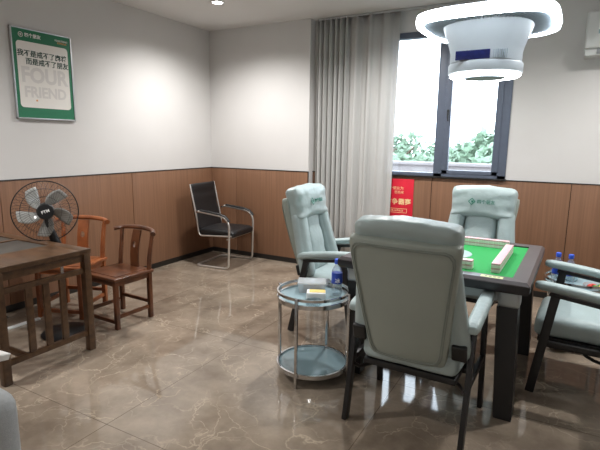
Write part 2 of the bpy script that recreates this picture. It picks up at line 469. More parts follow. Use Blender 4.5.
# window: frame, mullion, sash, panes, latch
w = bpy.data.objects.new('window_1', None); C.objects.link(w); w['kind'] = 'structure'
fy = RY + 0.035
f = MB()
f.box(((WX0 + WX1) / 2, fy, WB + 0.02), (WX1 - WX0, 0.09, 0.04), 0.004)
f.box(((WX0 + WX1) / 2, fy, WT - 0.03), (WX1 - WX0, 0.09, 0.06), 0.004)
f.box((WX0 + 0.04, fy, (WB + WT) / 2), (0.08, 0.09, WT - WB), 0.004)
f.box((WX1 - 0.04, fy, (WB + WT) / 2), (0.08, 0.09, WT - WB), 0.004)
f.box((2.935, fy, (WB + WT) / 2), (0.09, 0.09, WT - WB), 0.004)
f.build('window_frame', MT['winframe'], w)
s_ = MB()
sx0, sx1, sz0, sz1 = 2.975, WX1 - 0.075, WB + 0.036, WT - 0.055
for c, sz in ((((sx0 + sx1) / 2, fy - 0.02, sz0 + 0.02), (sx1 - sx0, 0.06, 0.04)), (((sx0 + sx1) / 2, fy - 0.02, sz1 - 0.025), (sx1 - sx0, 0.06, 0.05)),
              ((sx0 + 0.03, fy - 0.02, (sz0 + sz1) / 2), (0.06, 0.06, sz1 - sz0)), ((sx1 - 0.03, fy - 0.02, (sz0 + sz1) / 2), (0.06, 0.06, sz1 - sz0))):
    s_.box(c, sz, 0.004)
sash = s_.build('window_sash', MT['winframe'], w)
MB().box(((WX0 + 2.935) / 2, fy, (WB + WT) / 2), (2.935 - WX0 - 0.1, 0.006, WT - WB - 0.08)).build('window_pane', MT['glass'], w)
MB().box(((sx0 + sx1) / 2, fy - 0.02, (sz0 + sz1) / 2), (sx1 - sx0 - 0.08, 0.006, sz1 - sz0 - 0.06)).build('window_pane', MT['glass'], w)
lt = MB(); lt.box((sx0 + 0.035, fy - 0.058, 1.80), (0.018, 0.02, 0.06), 0.004); lt.tube([(sx0 + 0.035, fy - 0.07, 1.80), (sx0 + 0.037, fy - 0.085, 1.76), (sx0 + 0.045, fy - 0.085, 1.71)], 0.007, 8)
lt.build('window_latch', MT['black_metal'], w)
struct('trim_7', MB().box(((WX0 + WX1) / 2, RY - 0.012, WB - 0.002), (WX1 - WX0 + 0.02, 0.05, 0.018), 0.003), MT['dark_trim'])

# ---------------------------------------------------------------- outside
struct('trim_8', MB().box((3.2, 1.8, 0.35), (9.0, 2.9, 0.1)), MT['concrete'])          # balcony slab
pr = MB(); pr.box((3.2, 3.2, 0.72), (9.0, 0.14, 0.80)); pr.box((3.2, 3.2, 1.145), (9.0, 0.22, 0.05), 0.006)
struct('trim_9', pr, MT['concrete'])
struct('trim_10', MB().box((0, 40, -4.05), (120, 72, 0.1)), MT['ground'])
def tree(x, y, top, rad, label, seed):
    rnd = random.Random(seed)
    t = thing('tree', label, 'tree', (x, y, -4.0), 0, 'trees beyond the balcony')
    h = top + 4.0
    tr = MB(); tr.tube([(0, 0, 0), (0.05, 0.03, h * 0.35), (-0.05, 0.05, h * 0.62), (0.02, 0, h * 0.85)], [0.2, 0.16, 0.11, 0.04], 8)
    for k in range(5):
        a = k * 1.3 + rnd.random(); tr.tube([(0, 0.03, h * (0.4 + 0.07 * k)), (math.cos(a) * rad * 0.35, math.sin(a) * rad * 0.35, h * (0.52 + 0.07 * k)), (math.cos(a) * rad * 0.65, math.sin(a) * rad * 0.65, h * (0.58 + 0.07 * k))], [0.08, 0.05, 0.02], 6)
    tr.build('trunk', MT['bark'], t)
    lf = MB(); cl = []
    for k in range(34):
        a = rnd.random() * 2 * PI; rr = rad * rnd.random() ** 0.5 * 0.85; zz = h - rad * 0.5 - rnd.random() ** 1.2 * rad * 2.0
        zz -= 0.5 * rr * rr / rad
        cl.append((math.cos(a) * rr, math.sin(a) * rr, zz, rad * (0.24 + 0.16 * rnd.random())))
    for cx, cy, cz, r in cl:
        for k in range(120):
            d = Vector((rnd.gauss(0, 1), rnd.gauss(0, 1), rnd.gauss(0, 1))).normalized() * r * (0.6 + 0.4 * rnd.random())
            p = Vector((cx, cy, cz)) + d
            q = Euler((rnd.random() * 6, rnd.random() * 6, rnd.random() * 6)).to_matrix()
            l = 0.16 + 0.09 * rnd.random()
            lf.add([p + q @ Vector(c) * l for c in ((-0.5, 0, 0), (0, -1, 0.1), (0.5, 0, 0), (0, 1, 0.1))], [(0, 1, 2, 3)])
    lf.build('foliage', MT['leaf'], t, smooth=0)
tree(-1.9, 13.5, 2.15, 1.75, 'bushy tree outside at the left edge of the left window pane', 1)
tree(1.9, 12.5, 2.35, 1.6, 'nearest green tree outside at the right of the right window pane', 3)
tree(0.5, 18.0, 2.4, 1.9, 'leafy tree outside seen beside the window mullion', 4)
tree(-3.6, 20.0, 2.6, 2.4, 'hazy tree outside standing farthest left behind the balcony', 5)
tree(4.8, 17.0, 2.8, 2.2, 'tree outside standing farthest right behind the balcony', 6)

# ---------------------------------------------------------------- ceiling downlights
def downlight(x, y, label):
    t = thing('downlight', label, 'ceiling light', (x, y, H))
    MB().lathe([(0.068, -0.001), (0.072, -0.006), (0.068, -0.010), (0.052, -0.008), (0.050, -0.001)], 32, close=True).build('trim_ring', MT['white_plastic'], t)
    MB().lathe([(0.0, -0.0045), (0.050, -0.0045), (0.050, -0.002), (0.0, -0.002)], 28).build('diffuser', MT['down_light'], t)
    ld = bpy.data.lights.new('downlight_beam', 'SPOT'); ld.energy = DOWN_WATT; ld.spot_size = R(150); ld.spot_blend = 0.8
    ld.shadow_soft_size = 0.05; ld.color = (1.0, 0.98, 0.96)
    lo = bpy.data.objects.new('bulb', ld); C.objects.link(lo); lo.parent = t; lo.location = (0, 0, -0.03)
downlight(0.92, -0.98, 'round recessed downlight glowing on the ceiling above the corner')
for x, y, lb in ((0.92, -3.9, 'added unseen fill downlight over the tea table'), (2.6, -0.98, 'added unseen fill downlight in front of the curtain'),  # unseen downlights added as fill to brighten walls, curtain and chair back
                 (4.9, -0.98, 'added unseen fill downlight in front of the air conditioner'), (0.92, -6.6, 'added unseen fill downlight over the far left of the sofa'),
                 (4.4, -6.9, 'added unseen fill downlight behind the camera')):
    downlight(x, y, lb)

# ---------------------------------------------------------------- curtain
def curtain():
    t = thing('curtain', 'long grey drape hanging in folds at the left of the window', 'curtain', (0, 0, 0))
    xs = []; x = 1.515
    while x < 2.452: xs.append(x); x += 0.006
    rows = [0.03, 0.5, 1.0, 1.5, 2.0, 2.5, H - 0.025]
    V = []; F = []; n = len(xs)
    def prof(x, z):
        u = (x - 1.515)
        k = 0.4 + 0.6 * (z / H)
        if u < 0.37:
            y = 0.034 * math.sin(2 * PI * u / 0.062 + 0.3 * math.sin(z)) + 0.008 * math.sin(2 * PI * u / 0.17)
        else:
            v = u - 0.37
            y = 0.030 * math.sin(2 * PI * v / 0.165 + 0.9 + 0.15 * z) + 0.008 * math.sin(2 * PI * v / 0.07 + z * 0.4)
            if v > 0.28: y *= 0.55
        return 0.055 + y
    for z in rows:
        for x in xs:
            spread = 1 + 0.035 * z / H
            V.append((1.515 + (x - 1.515) * spread, prof(x, z), z))
    for i in range(len(rows) - 1):
        for j in range(n - 1):
            a = i * n + j; F.append((a, a + 1, a + n + 1, a + n))
    o = MB().add(V, F).build('drape', MT['curtain'], t, smooth=80)
    so = o.modifiers.new('thickness', 'SOLIDIFY'); so.thickness = 0.003
    MB().box((2.50, 0.055, H - 0.0125), (1.95, 0.03, 0.023), 0.003).build('curtain_track', MT['brushed'], t)
curtain()

# ---------------------------------------------------------------- poster on the left wall
def poster():
    t = thing('poster', 'green framed poster with Chinese heading hanging on the left wall', 'poster', (0.0, -2.278, 2.027))
    t.rotation_euler = (R(90), 0, R(90))
    W, Hh = 0.556, 0.752
    fr = MB()
    for c, sz in (((0, Hh / 2 - 0.006, 0.0125), (W, 0.012, 0.023)), ((0, -Hh / 2 + 0.006, 0.0125), (W, 0.012, 0.023)), ((W / 2 - 0.006, 0, 0.0125), (0.012, Hh, 0.023)), ((-W / 2 + 0.006, 0, 0.0125), (0.012, Hh, 0.023))):
        fr.box(c, sz, 0.002)
    fr.build('frame', MT['brushed'], t)
    MB().box((0, 0, 0.011), (W - 0.022, Hh - 0.022, 0.016)).build('green_sheet', MT['poster_green'], t)
    MB().prism([(x, y - 0.005) for x, y in rrect(0.472, 0.545, 0.03)], 0.0192, 0.0202, None).build('white_panel', MT['poster_white'], t)
    z = 0.0206
    text('backdrop_word', 'FOUR', 0.175, MT['poster_grey'], t, (0.0, -0.01, z), sx=0.94, bold=0.006, depth=0.0003)
    text('backdrop_word', 'FRIEND', 0.125, MT['poster_grey'], t, (0.0, -0.15, z), sx=0.94, bold=0.004, depth=0.0003)
    text('heading', '我不是戒不了麻将', 0.057, MT['ink'], t, (-0.006, 0.168, z + 0.0006), bold=0.0012, depth=0.0004)
    text('heading', '而是戒不了朋友', 0.057, MT['ink'], t, (0.035, 0.104, z + 0.0006), bold=0.0012, depth=0.0004)
    text('shop_name', '四个朋友', 0.036, MT['white_print'], t, (-0.085, 0.318, z), bold=0.0006, depth=0.0004)
    em = MB(); em.lathe([(0.021, 0), (0.021, 0.0008), (0.016, 0.0008), (0.016, 0)], 24, (-0.19, 0.318, 0.0195), close=True)
    em.prism([(-0.19, 0.328), (-0.2, 0.318), (-0.19, 0.308), (-0.18, 0.318)], 0.0195, 0.0203)
    em.build('emblem', MT['poster_grey'], t)
    text('small_print', 'FOUR FRIEND', 0.022, MT['white_print'], t, (0.18, 0.322, z), depth=0.0004, sx=0.9)
    text('small_print', '棋牌俱乐部', 0.018, MT['orange'], t, (0.185, 0.302, z), depth=0.0004)
    for dx, dy in ((0.13, 0.03), (-0.09, -0.215)):
        dd = MB(); dd.prism([(dx + 0.009 * math.cos(a * PI / 4), dy + 0.009 * math.sin(a * PI / 4)) for a in range(8)], 0.0198, 0.0206)
        dd.build('printed_dot', MT['orange'], t)
poster()

# red poster on the wainscot below the window
def red_poster():
    t = thing('red_poster', 'red poster with cream lettering on the wood panelling below the window', 'poster', (2.487, RY - 0.012, 0.79))
    t.rotation_euler = (R(90), 0, 0)
    MB().box((0, 0, 0.004), (0.42, 0.62, 0.006), 0.001).build('sheet', MT['red'], t)
    z = 0.0076
    text('small_print', '四个朋友为', 0.040, MT['gold'], t, (0.0, 0.205, z), depth=0.0003, align='CENTER')
    text('small_print', '您而来', 0.036, MT['gold'], t, (0.05, 0.160, z), depth=0.0003, align='CENTER')
    text('heading', '四方争霸赛', 0.072, MT['gold'], t, (0.008, 0.055, z), bold=0.001, depth=0.0003)
    b = MB()
    for c, sz in (((0, -0.018), (0.29, 0.004)), ((0, -0.062), (0.29, 0.004)), ((0.145, -0.04), (0.004, 0.048)), ((-0.145, -0.04), (0.004, 0.048))):
        b.box((c[0], c[1], 0.0074), (sz[0], sz[1], 0.0006))
    b.build('text_border', MT['gold'], t)
    text('small_print', '四人成局 以牌会友', 0.026, MT['gold'], t, (0.0, -0.04, z), depth=0.0003)
    text('small_print', '欢迎光临', 0.026, MT['gold'], t, (-0.02, -0.19, z), depth=0.0003)
red_poster()

# ---------------------------------------------------------------- air conditioner
def aircon():
    t = thing('air_conditioner', 'white wall air conditioner at the upper right of the window wall', 'air conditioner', (4.60, RY, 2.43))
    def shp(u, v, w_, p): return p
    MB().box((0, -0.10, 0.025), (0.89, 0.20, 0.30), 0.02, None, 3).build('body', MT['ac'], t)
    MB().box((0, -0.085, -0.15), (0.88, 0.17, 0.065), 0.012, None, 2).build('lower_housing', MT['ac'], t)
    MB().box((0.03, -0.171, -0.148), (0.76, 0.010, 0.045), 0.004).build('air_flap', MT['ac_dark'], t)
    lb = MB().box((-0.31, -0.2015, 0.06), (0.085, 0.003, 0.15), 0.001).build('energy_label', MT['white_print'], t)
    MB().box((-0.31, -0.2035, 0.122), (0.085, 0.002, 0.026)).build('label_band', MT['blue'], lb)
    MB().box((-0.31, -0.2035, 0.075), (0.075, 0.002, 0.018)).build('label_band', MT['orange'], lb)
    MB().box((-0.31, -0.2035, 0.005), (0.085, 0.002, 0.035)).build('label_band', MT['tray_glass'], lb)
aircon()

# ---------------------------------------------------------------- smoke purifier lamp over the table
def lamp():
    t = thing('table_lamp_purifier', 'white hanging lamp with glowing LED ring above the mahjong table', 'lamp', (3.64, -1.92, 2.165), R(-2))
    S = 3.6
    k_ = 0.885
    MB().lathe([(r * k_, z) for r, z in [(0.380, -0.008), (0.400, -0.020), (0.418, -0.014), (0.424, 0.010), (0.418, 0.036), (0.40, 0.042), (0.380, 0.03)]], 96, sup=S, close=True).build('light_ring', MT['ring_light'], t, smooth=60)
    MB().lathe([(r * k_, z) for r, z in [(0.378, 0.002), (0.378, 0.05), (0.20, 0.09), (0.0, 0.095), (0.0, -0.001), (0.30, -0.002)]], 64, sup=S).build('housing', MT['lamp_white'], t)
    g = MB()
    for k in range(84):
        a = 2 * PI * k / 84; q = k_ * (abs(math.cos(a)) ** S + abs(math.sin(a)) ** S) ** (-1 / S)
        g.bar((0.25 * q * math.cos(a), 0.25 * q * math.sin(a), -0.006), (0.374 * q * math.cos(a), 0.374 * q * math.sin(a), -0.006), 0.006, 0.01, (math.sin(a), -math.cos(a), 0), 0)
    g.build('grille', MT['grille'], t)
    MB().lathe([(0.246, -0.002), (0.230, -0.045), (0.213, -0.09), (0.200, -0.135), (0.196, -0.155), (0.195, -0.213), (0.0, -0.213)], 64, sup=2.35).build('body', MT['lamp_white'], t, smooth=30)
    MB().lathe([(0.0, -0.214), (0.202, -0.214), (0.207, -0.222), (0.206, -0.268), (0.192, -0.276), (0.0, -0.276)], 64).build('lower_drum', MT['lamp_white'], t)
    MB().lathe([(0.194, -0.274), (0.197, -0.284), (0.185, -0.291), (0.128, -0.291), (0.122, -0.286), (0.120, -0.275)], 56, close=True).build('lower_light', MT['disc_light'], t, smooth=60)
    MB().lathe([(0.0, -0.2765), (0.118, -0.2765), (0.116, -0.294), (0.09, -0.298), (0.0, -0.298)], 48).build('centre_cap', MT['grille'], t)
    dsp = MB(); dsp.box((-0.035, -0.192, -0.186), (0.185, 0.014, 0.050), 0.003); dsp.build('display', MT['display'], t)
    for k in range(7): MB().box((0.075 + k * 0.011, -0.183 + k * 0.0018, -0.186), (0.006, 0.012, 0.046), 0.001).build('vent', MT['grille'], t)
    MB().tube([(0, 0, 0.09), (0, 0, H - 2.165 - 0.02)], 0.02, 16).build('suspension_pole', MT['lamp_white'], t)
    MB().lathe([(0.0, H - 2.165 - 0.05), (0.09, H - 2.165 - 0.045), (0.10, H - 2.165 - 0.0005), (0.0, H - 2.165 - 0.0005)], 32).build('ceiling_canopy', MT['lamp_white'], t)
lamp()

# ---------------------------------------------------------------- mahjong table
TC = (3.475, -1.79); TROT = R(-1.5); TS = 0.55
def mahjong_table():
    t = thing('mahjong_table', 'square dark-rimmed mahjong table with green felt top', 'table', (TC[0], TC[1], 0), TROT)
    zt = 0.78; rw = 0.095
    rim = MB()
    prof = [(0.0, 0.762), (0.0, zt), (rw * 0.82, zt), (rw, zt - 0.012), (rw, zt - 0.012)]
    # mitred frame, four sides
    inner = TS - rw
    for k in range(4):
        a = k * PI / 2; M = Matrix.Rotation(a, 4, 'Z')
        sec = [(inner, 0.765), (inner, zt), (TS - 0.018, zt + 0.002), (TS, zt - 0.014), (TS, zt - 0.018), (inner, zt - 0.018)]
        V = []
        for (r, z) in sec: V.append((-r, -r, z)); V.append((r, -r, z))
        n = len(sec); F = [(2 * i, 2 * ((i + 1) % n), 2 * ((i + 1) % n) + 1, 2 * i + 1) for i in range(n)]
        rim.add(V, F, M)
    rim.build('rim', MT['rim'], t, smooth=30)
    e = MB().lathe([(TS * 0.999, zt - 0.0185), (TS * 1.0, zt - 0.05), (TS * 0.985, zt - 0.066), (0.0, zt - 0.066), (0, zt - 0.0185)], 4, sup=2.0)
    e.v = [(x * math.sqrt(2) * math.cos(PI / 4) - y * math.sqrt(2) * math.sin(PI / 4), x * math.sqrt(2) * math.sin(PI / 4) + y * math.sqrt(2) * math.cos(PI / 4), z) for x, y, z in e.v]
    e.build('rim_edge', MT['rim_edge'], t, smooth=30)
    MB().box((0, 0, 0.7655), (2 * inner, 2 * inner, 0.009)).build('felt_top', MT['felt'], t)
    MB().lathe([(0.0, 0.7702), (0.155, 0.7702), (0.152, 0.774), (0.10, 0.776), (0.0, 0.776)], 40).build('centre_disc', MT['disc'], t)
    body = MB().box((0, 0, 0.665), (0.80, 0.80, 0.095), 0.012, None, 2).build('body', MT['tbody'], t)
    for sx in (-1, 1):
        for sy in (-1, 1):
            l = MB()
            l.lathe([(0.058, 0.62), (0.058, 0.40), (0.052, 0.02), (0.049, 0.0)], 4, (0, 0, 0))
            l.v = [((x - y) * 0.92, (x + y) * 0.92, z) for x, y, z in l.v]
            l.v = [(sx * (0.445 + (0.62 - z) * (0.05 if sx > 0 else 0.0)) + x, sy * (0.445 + (0.62 - z) * (0.11 if sx > 0 and sy < 0 else 0.0)) + y, z) for x, y, z in l.v]
            l.build('leg', MT['black_metal'], t, smooth=30)
            MB().box((sx * 0.45, sy * 0.45, 0.667), (0.11, 0.11, 0.0928), 0.02, None, 2).build('corner_bracket', MT['tbody'], t)
    st = MB().box((0.355, -(TS - 0.046), zt + 0.0022), (0.115, 0.040, 0.0012)).build('sticker', MT['sticker'], t)
    for k in range(4): MB().box((0.325 + 0.022 * k, -(TS - 0.046), zt + 0.0031), (0.013, 0.010, 0.0006)).build('sticker_mark', MT['logo'], st)
    return t
mahjong_table()

# mahjong tiles: a tile has a white face body and a pink back
TW, TL, TD = 0.0335, 0.048, 0.0270
def make_tile():
    t = thing('mahjong_tile', 'white mahjong tile', 'mahjong tile')
    MB().box((0, 0, 0.0085), (TW - 0.0006, TL, 0.017), 0.0022, None, 1).build('tile_face', MT['tile_white'], t)
    MB().box((0, 0, 0.0220), (TW - 0.0006, TL, 0.0100), 0.0022, None, 1).build('tile_back', MT['tile_pink'], t)
    return t
proto_tile = [make_tile()]
used = [False]
TR = Matrix.Translation(Vector((TC[0], TC[1], 0))) @ Matrix.Rotation(TROT, 4, 'Z')
def put_tile(x, y, z, rz, label, group):
    o = proto_tile[0] if not used[0] else copy_tree(proto_tile[0]); used[0] = True
    p = TR @ Vector((x, y, z)); o.location = p; o.rotation_euler = (0, 0, rz + TROT)
    tag(o, label, 'mahjong tile', group)
zb = 0.7703
for lay, word in ((0, 'lower'), (1, 'upper')):
    z = zb + lay * (TD + 0.0002)
    for k in range(18):   # wall along the right edge
        put_tile(0.352 + (k % 2) * 0.0006, -0.366 + TW * (k + 0.5), z, PI / 2, 'white mahjong tile in the %s layer of the wall along the table\'s right edge' % word, 'tiles of the right wall, %s layer' % word)
    for k in range(18):   # wall in front of the far chair
        put_tile(0.335 - TW * (k + 0.5), 0.355, z, 0, 'white mahjong tile in the %s layer of the far wall by the window chair' % word, 'tiles of the far wall, %s layer' % word)
    for k in range(8):    # short near stack beside the near chair
        put_tile(0.225 - TW * (k + 0.5), -0.345, z, 0, 'white mahjong tile in the %s layer of the near stack behind the headrest' % word, 'tiles of the near stack, %s layer' % word)

# ---------------------------------------------------------------- mahjong chairs
def make_chair():
    t = thing('mahjong_chair', 'pale sage leather chair', 'chair')
    A = R(15)
    b = Vector((0, -math.sin(A), math.cos(A))); nf = Vector((0, math.cos(A), math.sin(A)))
    base = Vector((0, -0.205, 0.40))
    BM = Matrix(((1, 0, 0, base.x), (0, nf.y, b.y, base.y), (0, nf.z, b.z, base.z), (0, 0, 0, 1)))   # local (u, d, t)
    # backrest shell, widening upwards
    hs = 0.335
    def shell(u, v, w_, p):
        wd_ = 0.196 + 0.076 * (w_ + 1) / 2
        x = p.x / 0.25 * wd_
        y = p.y - 0.018 * (1 - u * u) * (1 if v < 0 else 0.3) + 0.02 * (w_ * w_)
        return Vector((x, y, p.z))
    MS = BM @ Matrix.Translation((0, 0, hs))
    sh = MB().cushion((0.25, 0.034, hs), 0.022, 14, MS, shell, 0.004, 3.0, 7).build('backrest_shell', MT['leather_shaded'], t, smooth=75)
    RRP = rrect(2, 2, 0.2, 3)
    for ins in (0.018, 0.028):
        pts = []
        for (uu, tt) in [(a + (b - a) * q / 8, c + (d - c) * q / 8) for (a, c), (b, d) in zip(RRP, RRP[1:] + RRP[:1]) for q in range(8)]:
            ww = tt
            wd_ = 0.196 + 0.076 * (ww + 1) / 2 - ins
            tz = ww * (hs - ins); ue = uu * wd_ / (wd_ + ins); we = tz / hs
            yy = -0.034 - 0.018 * (1 - ue * ue) + 0.02 * we * we - 0.003
            pts.append(MS @ Vector((uu * wd_, yy, tz)))
        MB().tube(pts, 0.0026, 6, True).build('piping', MT['stitch'], sh)
    # front upholstery: centre pad and two side bolsters
    def pad(u, v, w_, p):
        if v > 0: p.y += 0.018 * (1 - u * u) * (1 - w_ ** 4) + 0.006 * math.cos(w_ * 8)
        return p
    MB().cushion((0.125, 0.035, 0.255), 0.03, 10, BM @ Matrix.Translation((0, 0.050, 0.30)), pad, 0.004, 1.0, 8).build('back_cushion', MT['leather'], t, smooth=75)
    for sx in (-1, 1):
        def bol(u, v, w_, p, sx=sx):
            p.x += sx * (0.026 - 0.030 * w_)
            if v > 0: p.y += 0.022 * (1 - u * u)
            return p
        MB().cushion((0.066, 0.046, 0.265), 0.044, 10, BM @ Matrix.Translation((sx * 0.190, 0.062, 0.295)), bol, 0.004, 5.0 + sx, 8).build('side_bolster', MT['leather'], t, smooth=75)
    def head(u, v, w_, p):
        if v > 0: p.y += 0.022 * (1 - u * u) * (1 - w_ * w_)
        if v > 0: p.y += 0.008 * math.sin(w_ * 3 - 0.5)
        p.x *= 1 - 0.035 * (1 - w_) / 2
        p.z += 0.008 * math.cos(u * 3)
        if v > 0: p.y += 0.006 * abs(u) ** 2 * math.sin(w_ * 9 + u * 4)
        return p
    MH = BM @ Matrix.Translation((0, 0.075, 0.612))
    hd = MB().cushion((0.256, 0.060, 0.132), 0.042, 16, MH, head, 0.007, 9.0, 14).build('headrest', MT['leather'], t, smooth=75)
    # printed emblem and name on the headrest front
    lm = MB()
    for r0, r1 in ((0.030, 0.022),):
        q = [(r0, 0), (0, r0), (-r0, 0), (0, -r0)]; q2 = [(r1, 0), (0, r1), (-r1, 0), (0, -r1)]
        V = [(x, 0, z) for x, z in q + q2] + [(x, 0.002, z) for x, z in q + q2]
        F = []
        for i in range(4):
            j = (i + 1) % 4
            F += [(i, j, 4 + j, 4 + i), (8 + i, 12 + i, 12 + j, 8 + j), (i, 8 + i, 8 + j, j), (4 + i, 4 + j, 12 + j, 12 + i)]
        lm.add(V, F)
    lm.box((-0.004, 0.001, 0.0), (0.016, 0.002, 0.016))
    o = lm.build('emblem', MT['logo'], hd, smooth=0); o.matrix_local = MH @ Matrix.Translation((0.072, 0.0835, -0.012)) @ Matrix.Rotation(R(0), 4, 'X')
    tx = text('printed_name', '四个朋友', 0.036, MT['logo'], hd, depth=0.0015)
    tx.matrix_local = MH @ Matrix.Translation((-0.040, 0.0845, -0.012)) @ Matrix.Rotation(R(90), 4, 'X') @ Matrix.Rotation(R(180), 4, 'Y')
    # seat
    def seat(u, v, w_, p):
        if w_ > 0: p.z += 0.022 * (1 - u * u) * (1 - v * v * 0.6)
        if v > 0.6: p.z -= 0.02 * (v - 0.6)
        return p
    MB().cushion((0.255, 0.235, 0.062), 0.045, 12, Matrix.Translation((0, 0.035, 0.405)), seat, 0.005, 2.0, 8).build('seat_cushion', MT['leather'], t, smooth=75)
    MB().box((0, 0.03, 0.325), (0.49, 0.43, 0.035), 0.006).build('seat_base', MT['black_plastic'], t)
    for sx in (-1, 1):
        x = sx * 0.305
        MB().bar((x, -0.27, 0), (x, -0.135, 0.592), 0.026, 0.05, (1, 0, 0), 0.004).build('leg', MT['black_metal'], t)
        MB().bar((x, 0.255, 0), (x, 0.165, 0.628), 0.026, 0.05, (1, 0, 0), 0.004).build('leg', MT['black_metal'], t)
        MB().bar((x, -0.16, 0.590), (x, 0.20, 0.632), 0.034, 0.022, (1, 0, 0), 0.003).build('arm_rail', MT['black_metal'], t)
        MB().bar((x, -0.19, 0.325), (x, 0.20, 0.325), 0.022, 0.036, (1, 0, 0), 0.003).build('side_rail', MT['black_metal'], t)
        MB().box((sx * 0.27, 0.02, 0.325), (0.06, 0.10, 0.025), 0.003).build('seat_mount', MT['black_metal'], t)
        def armfn(u, v, w_, p):
            p.z += 0.010 * (1 - v * v) + 0.029 * v; p.x *= 1 - 0.10 * abs(v) ** 3; return p
        MB().cushion((0.037, 0.245, 0.026), 0.025, 9, Matrix.Translation((x, 0.035, 0.648)), armfn, 0.002, 4 + sx, 12).build('arm_pad', MT['leather'], t, smooth=75)
        br = MB().box((sx * 0.258, -0.217, 0.50), (0.072, 0.03, 0.085), 0.010, Euler((A, 0, 0)).to_matrix(), 2)
        br.build('back_bracket', MT['black_plastic'], t)
    pts = [(0.295, -0.20, 0.30), (0.28, -0.16, 0.27)] + [(0.27 * math.cos(R(a)), -0.13 + 0.16 * math.sin(R(a)), 0.255) for a in range(10, 171, 16)] + [(-0.28, -0.16, 0.27), (-0.295, -0.20, 0.30)]
    MB().tube(pts, 0.010, 8).build('support_bar', MT['black_metal'], t)
    return t
CG = 'mahjong chairs around the table'
near = make_chair()
near.location = (3.497, -2.52, 0); near.rotation_euler = (0, 0, R(-1.5))
tag(near, 'nearest pale sage leather armchair seen from behind, in front of the table', 'chair', CG)
for x, y, rz, lb in ((2.575, -1.56, R(-90 + 1), 'pale sage leather armchair at the table\'s left side beside the curtain'),
                     (3.515, -1.10, R(175), 'pale sage leather armchair behind the table under the window'),
                     (4.315, -1.645, R(87), 'pale sage leather armchair cut by the right edge of the photo')):
    c = copy_tree(near); c.location = (x, y, 0); c.rotation_euler = (0, 0, rz); tag(c, lb, 'chair', CG)

# ---------------------------------------------------------------- round trolleys
def make_trolley(label, loc, rz):
    t = thing('round_trolley', label, 'side table', loc, rz, 'round glass and steel side trolleys')
    Rr = 0.232
    ring = lambda r, z, th, zh: MB().lathe([(r - th, z - zh), (r, z - zh), (r, z + zh), (r - th, z + zh)], 64, close=True)
    ring(Rr, 0.560, 0.010, 0.008).build('guard_rail', MT['chrome'], t)
    ring(Rr, 0.518, 0.012, 0.013).build('upper_frame', MT['chrome'], t)
    MB().lathe([(0.0, 0.512), (Rr - 0.013, 0.512), (Rr - 0.013, 0.522), (0.0, 0.522)], 56).build('upper_glass', MT['tray_glass'], t)
    ring(Rr, 0.075, 0.012, 0.013).build('lower_frame', MT['chrome'], t)
    MB().lathe([(0.0, 0.068), (Rr - 0.013, 0.068), (Rr - 0.013, 0.078), (0.0, 0.078)], 56).build('lower_glass', MT['shelf_glass'], t)
    for k in range(4):
        a = PI / 2 * k
        x, y = (Rr + 0.009) * math.cos(a), (Rr + 0.009) * math.sin(a)
        MB().bar((x, y, 0.0), (x, y, 0.572), 0.018, 0.018, (math.cos(a), math.sin(a), 0), 0.003).build('leg', MT['chrome'], t)
    return t
TRA = (2.780, -2.400); TRB = (4.275, -0.965)
make_trolley('round two-tier glass trolley standing left of the nearest chair', (TRA[0], TRA[1], 0), R(-87))
make_trolley('round two-tier glass trolley behind the right-hand chair by the wall', (TRB[0], TRB[1], 0), R(-40)).scale = (1, 1, 0.9)
GZ = 0.5222; GZB = 0.5222 * 0.9

def make_bottle():
    t = thing('water_bottle', 'clear water bottle', 'bottle')
    MB().lathe([(0.0, 0.0), (0.026, 0.0), (0.030, 0.006), (0.030, 0.06), (0.0285, 0.065), (0.030, 0.07), (0.030, 0.135), (0.027, 0.150), (0.018, 0.170), (0.0125, 0.180), (0.0125, 0.196)], 28).build('bottle_body', MT['pet'], t)
    lb = MB().lathe([(0.0302, 0.072), (0.0306, 0.074), (0.0306, 0.132), (0.0302, 0.134)], 28).build('label_wrap', MT['label_blue'], t)
    mk = text('label_mark', '冰', 0.030, MT['white_print'], lb, (0.006, -0.0312, 0.090), (R(90), 0, R(8)), depth=0.0006, bold=0.0006)
    MB().lathe([(0.0, 0.214), (0.0145, 0.214), (0.0155, 0.210), (0.0155, 0.188), (0.0145, 0.186), (0.0128, 0.186)], 24).build('cap', MT['blue'], t)
    return t
bt = make_bottle(); bt.location = (2.897, -2.30, GZ); bt.rotation_euler = (0, 0, R(20))
bt.scale = (1.15, 1.15, 1.1)
tag(bt, 'blue-capped water bottle on the trolley left of the nearest chair', 'bottle', 'blue-capped water bottles')
for x, y, lb in ((4.13, -1.06, 'left of two blue-capped water bottles behind the right chair\'s armrest'), (4.212, -1.08, 'right of two blue-capped water bottles behind the right chair\'s armrest')):
    c = copy_tree(bt); c.location = (x, y, GZB); tag(c, lb, 'bottle', 'blue-capped water bottles')

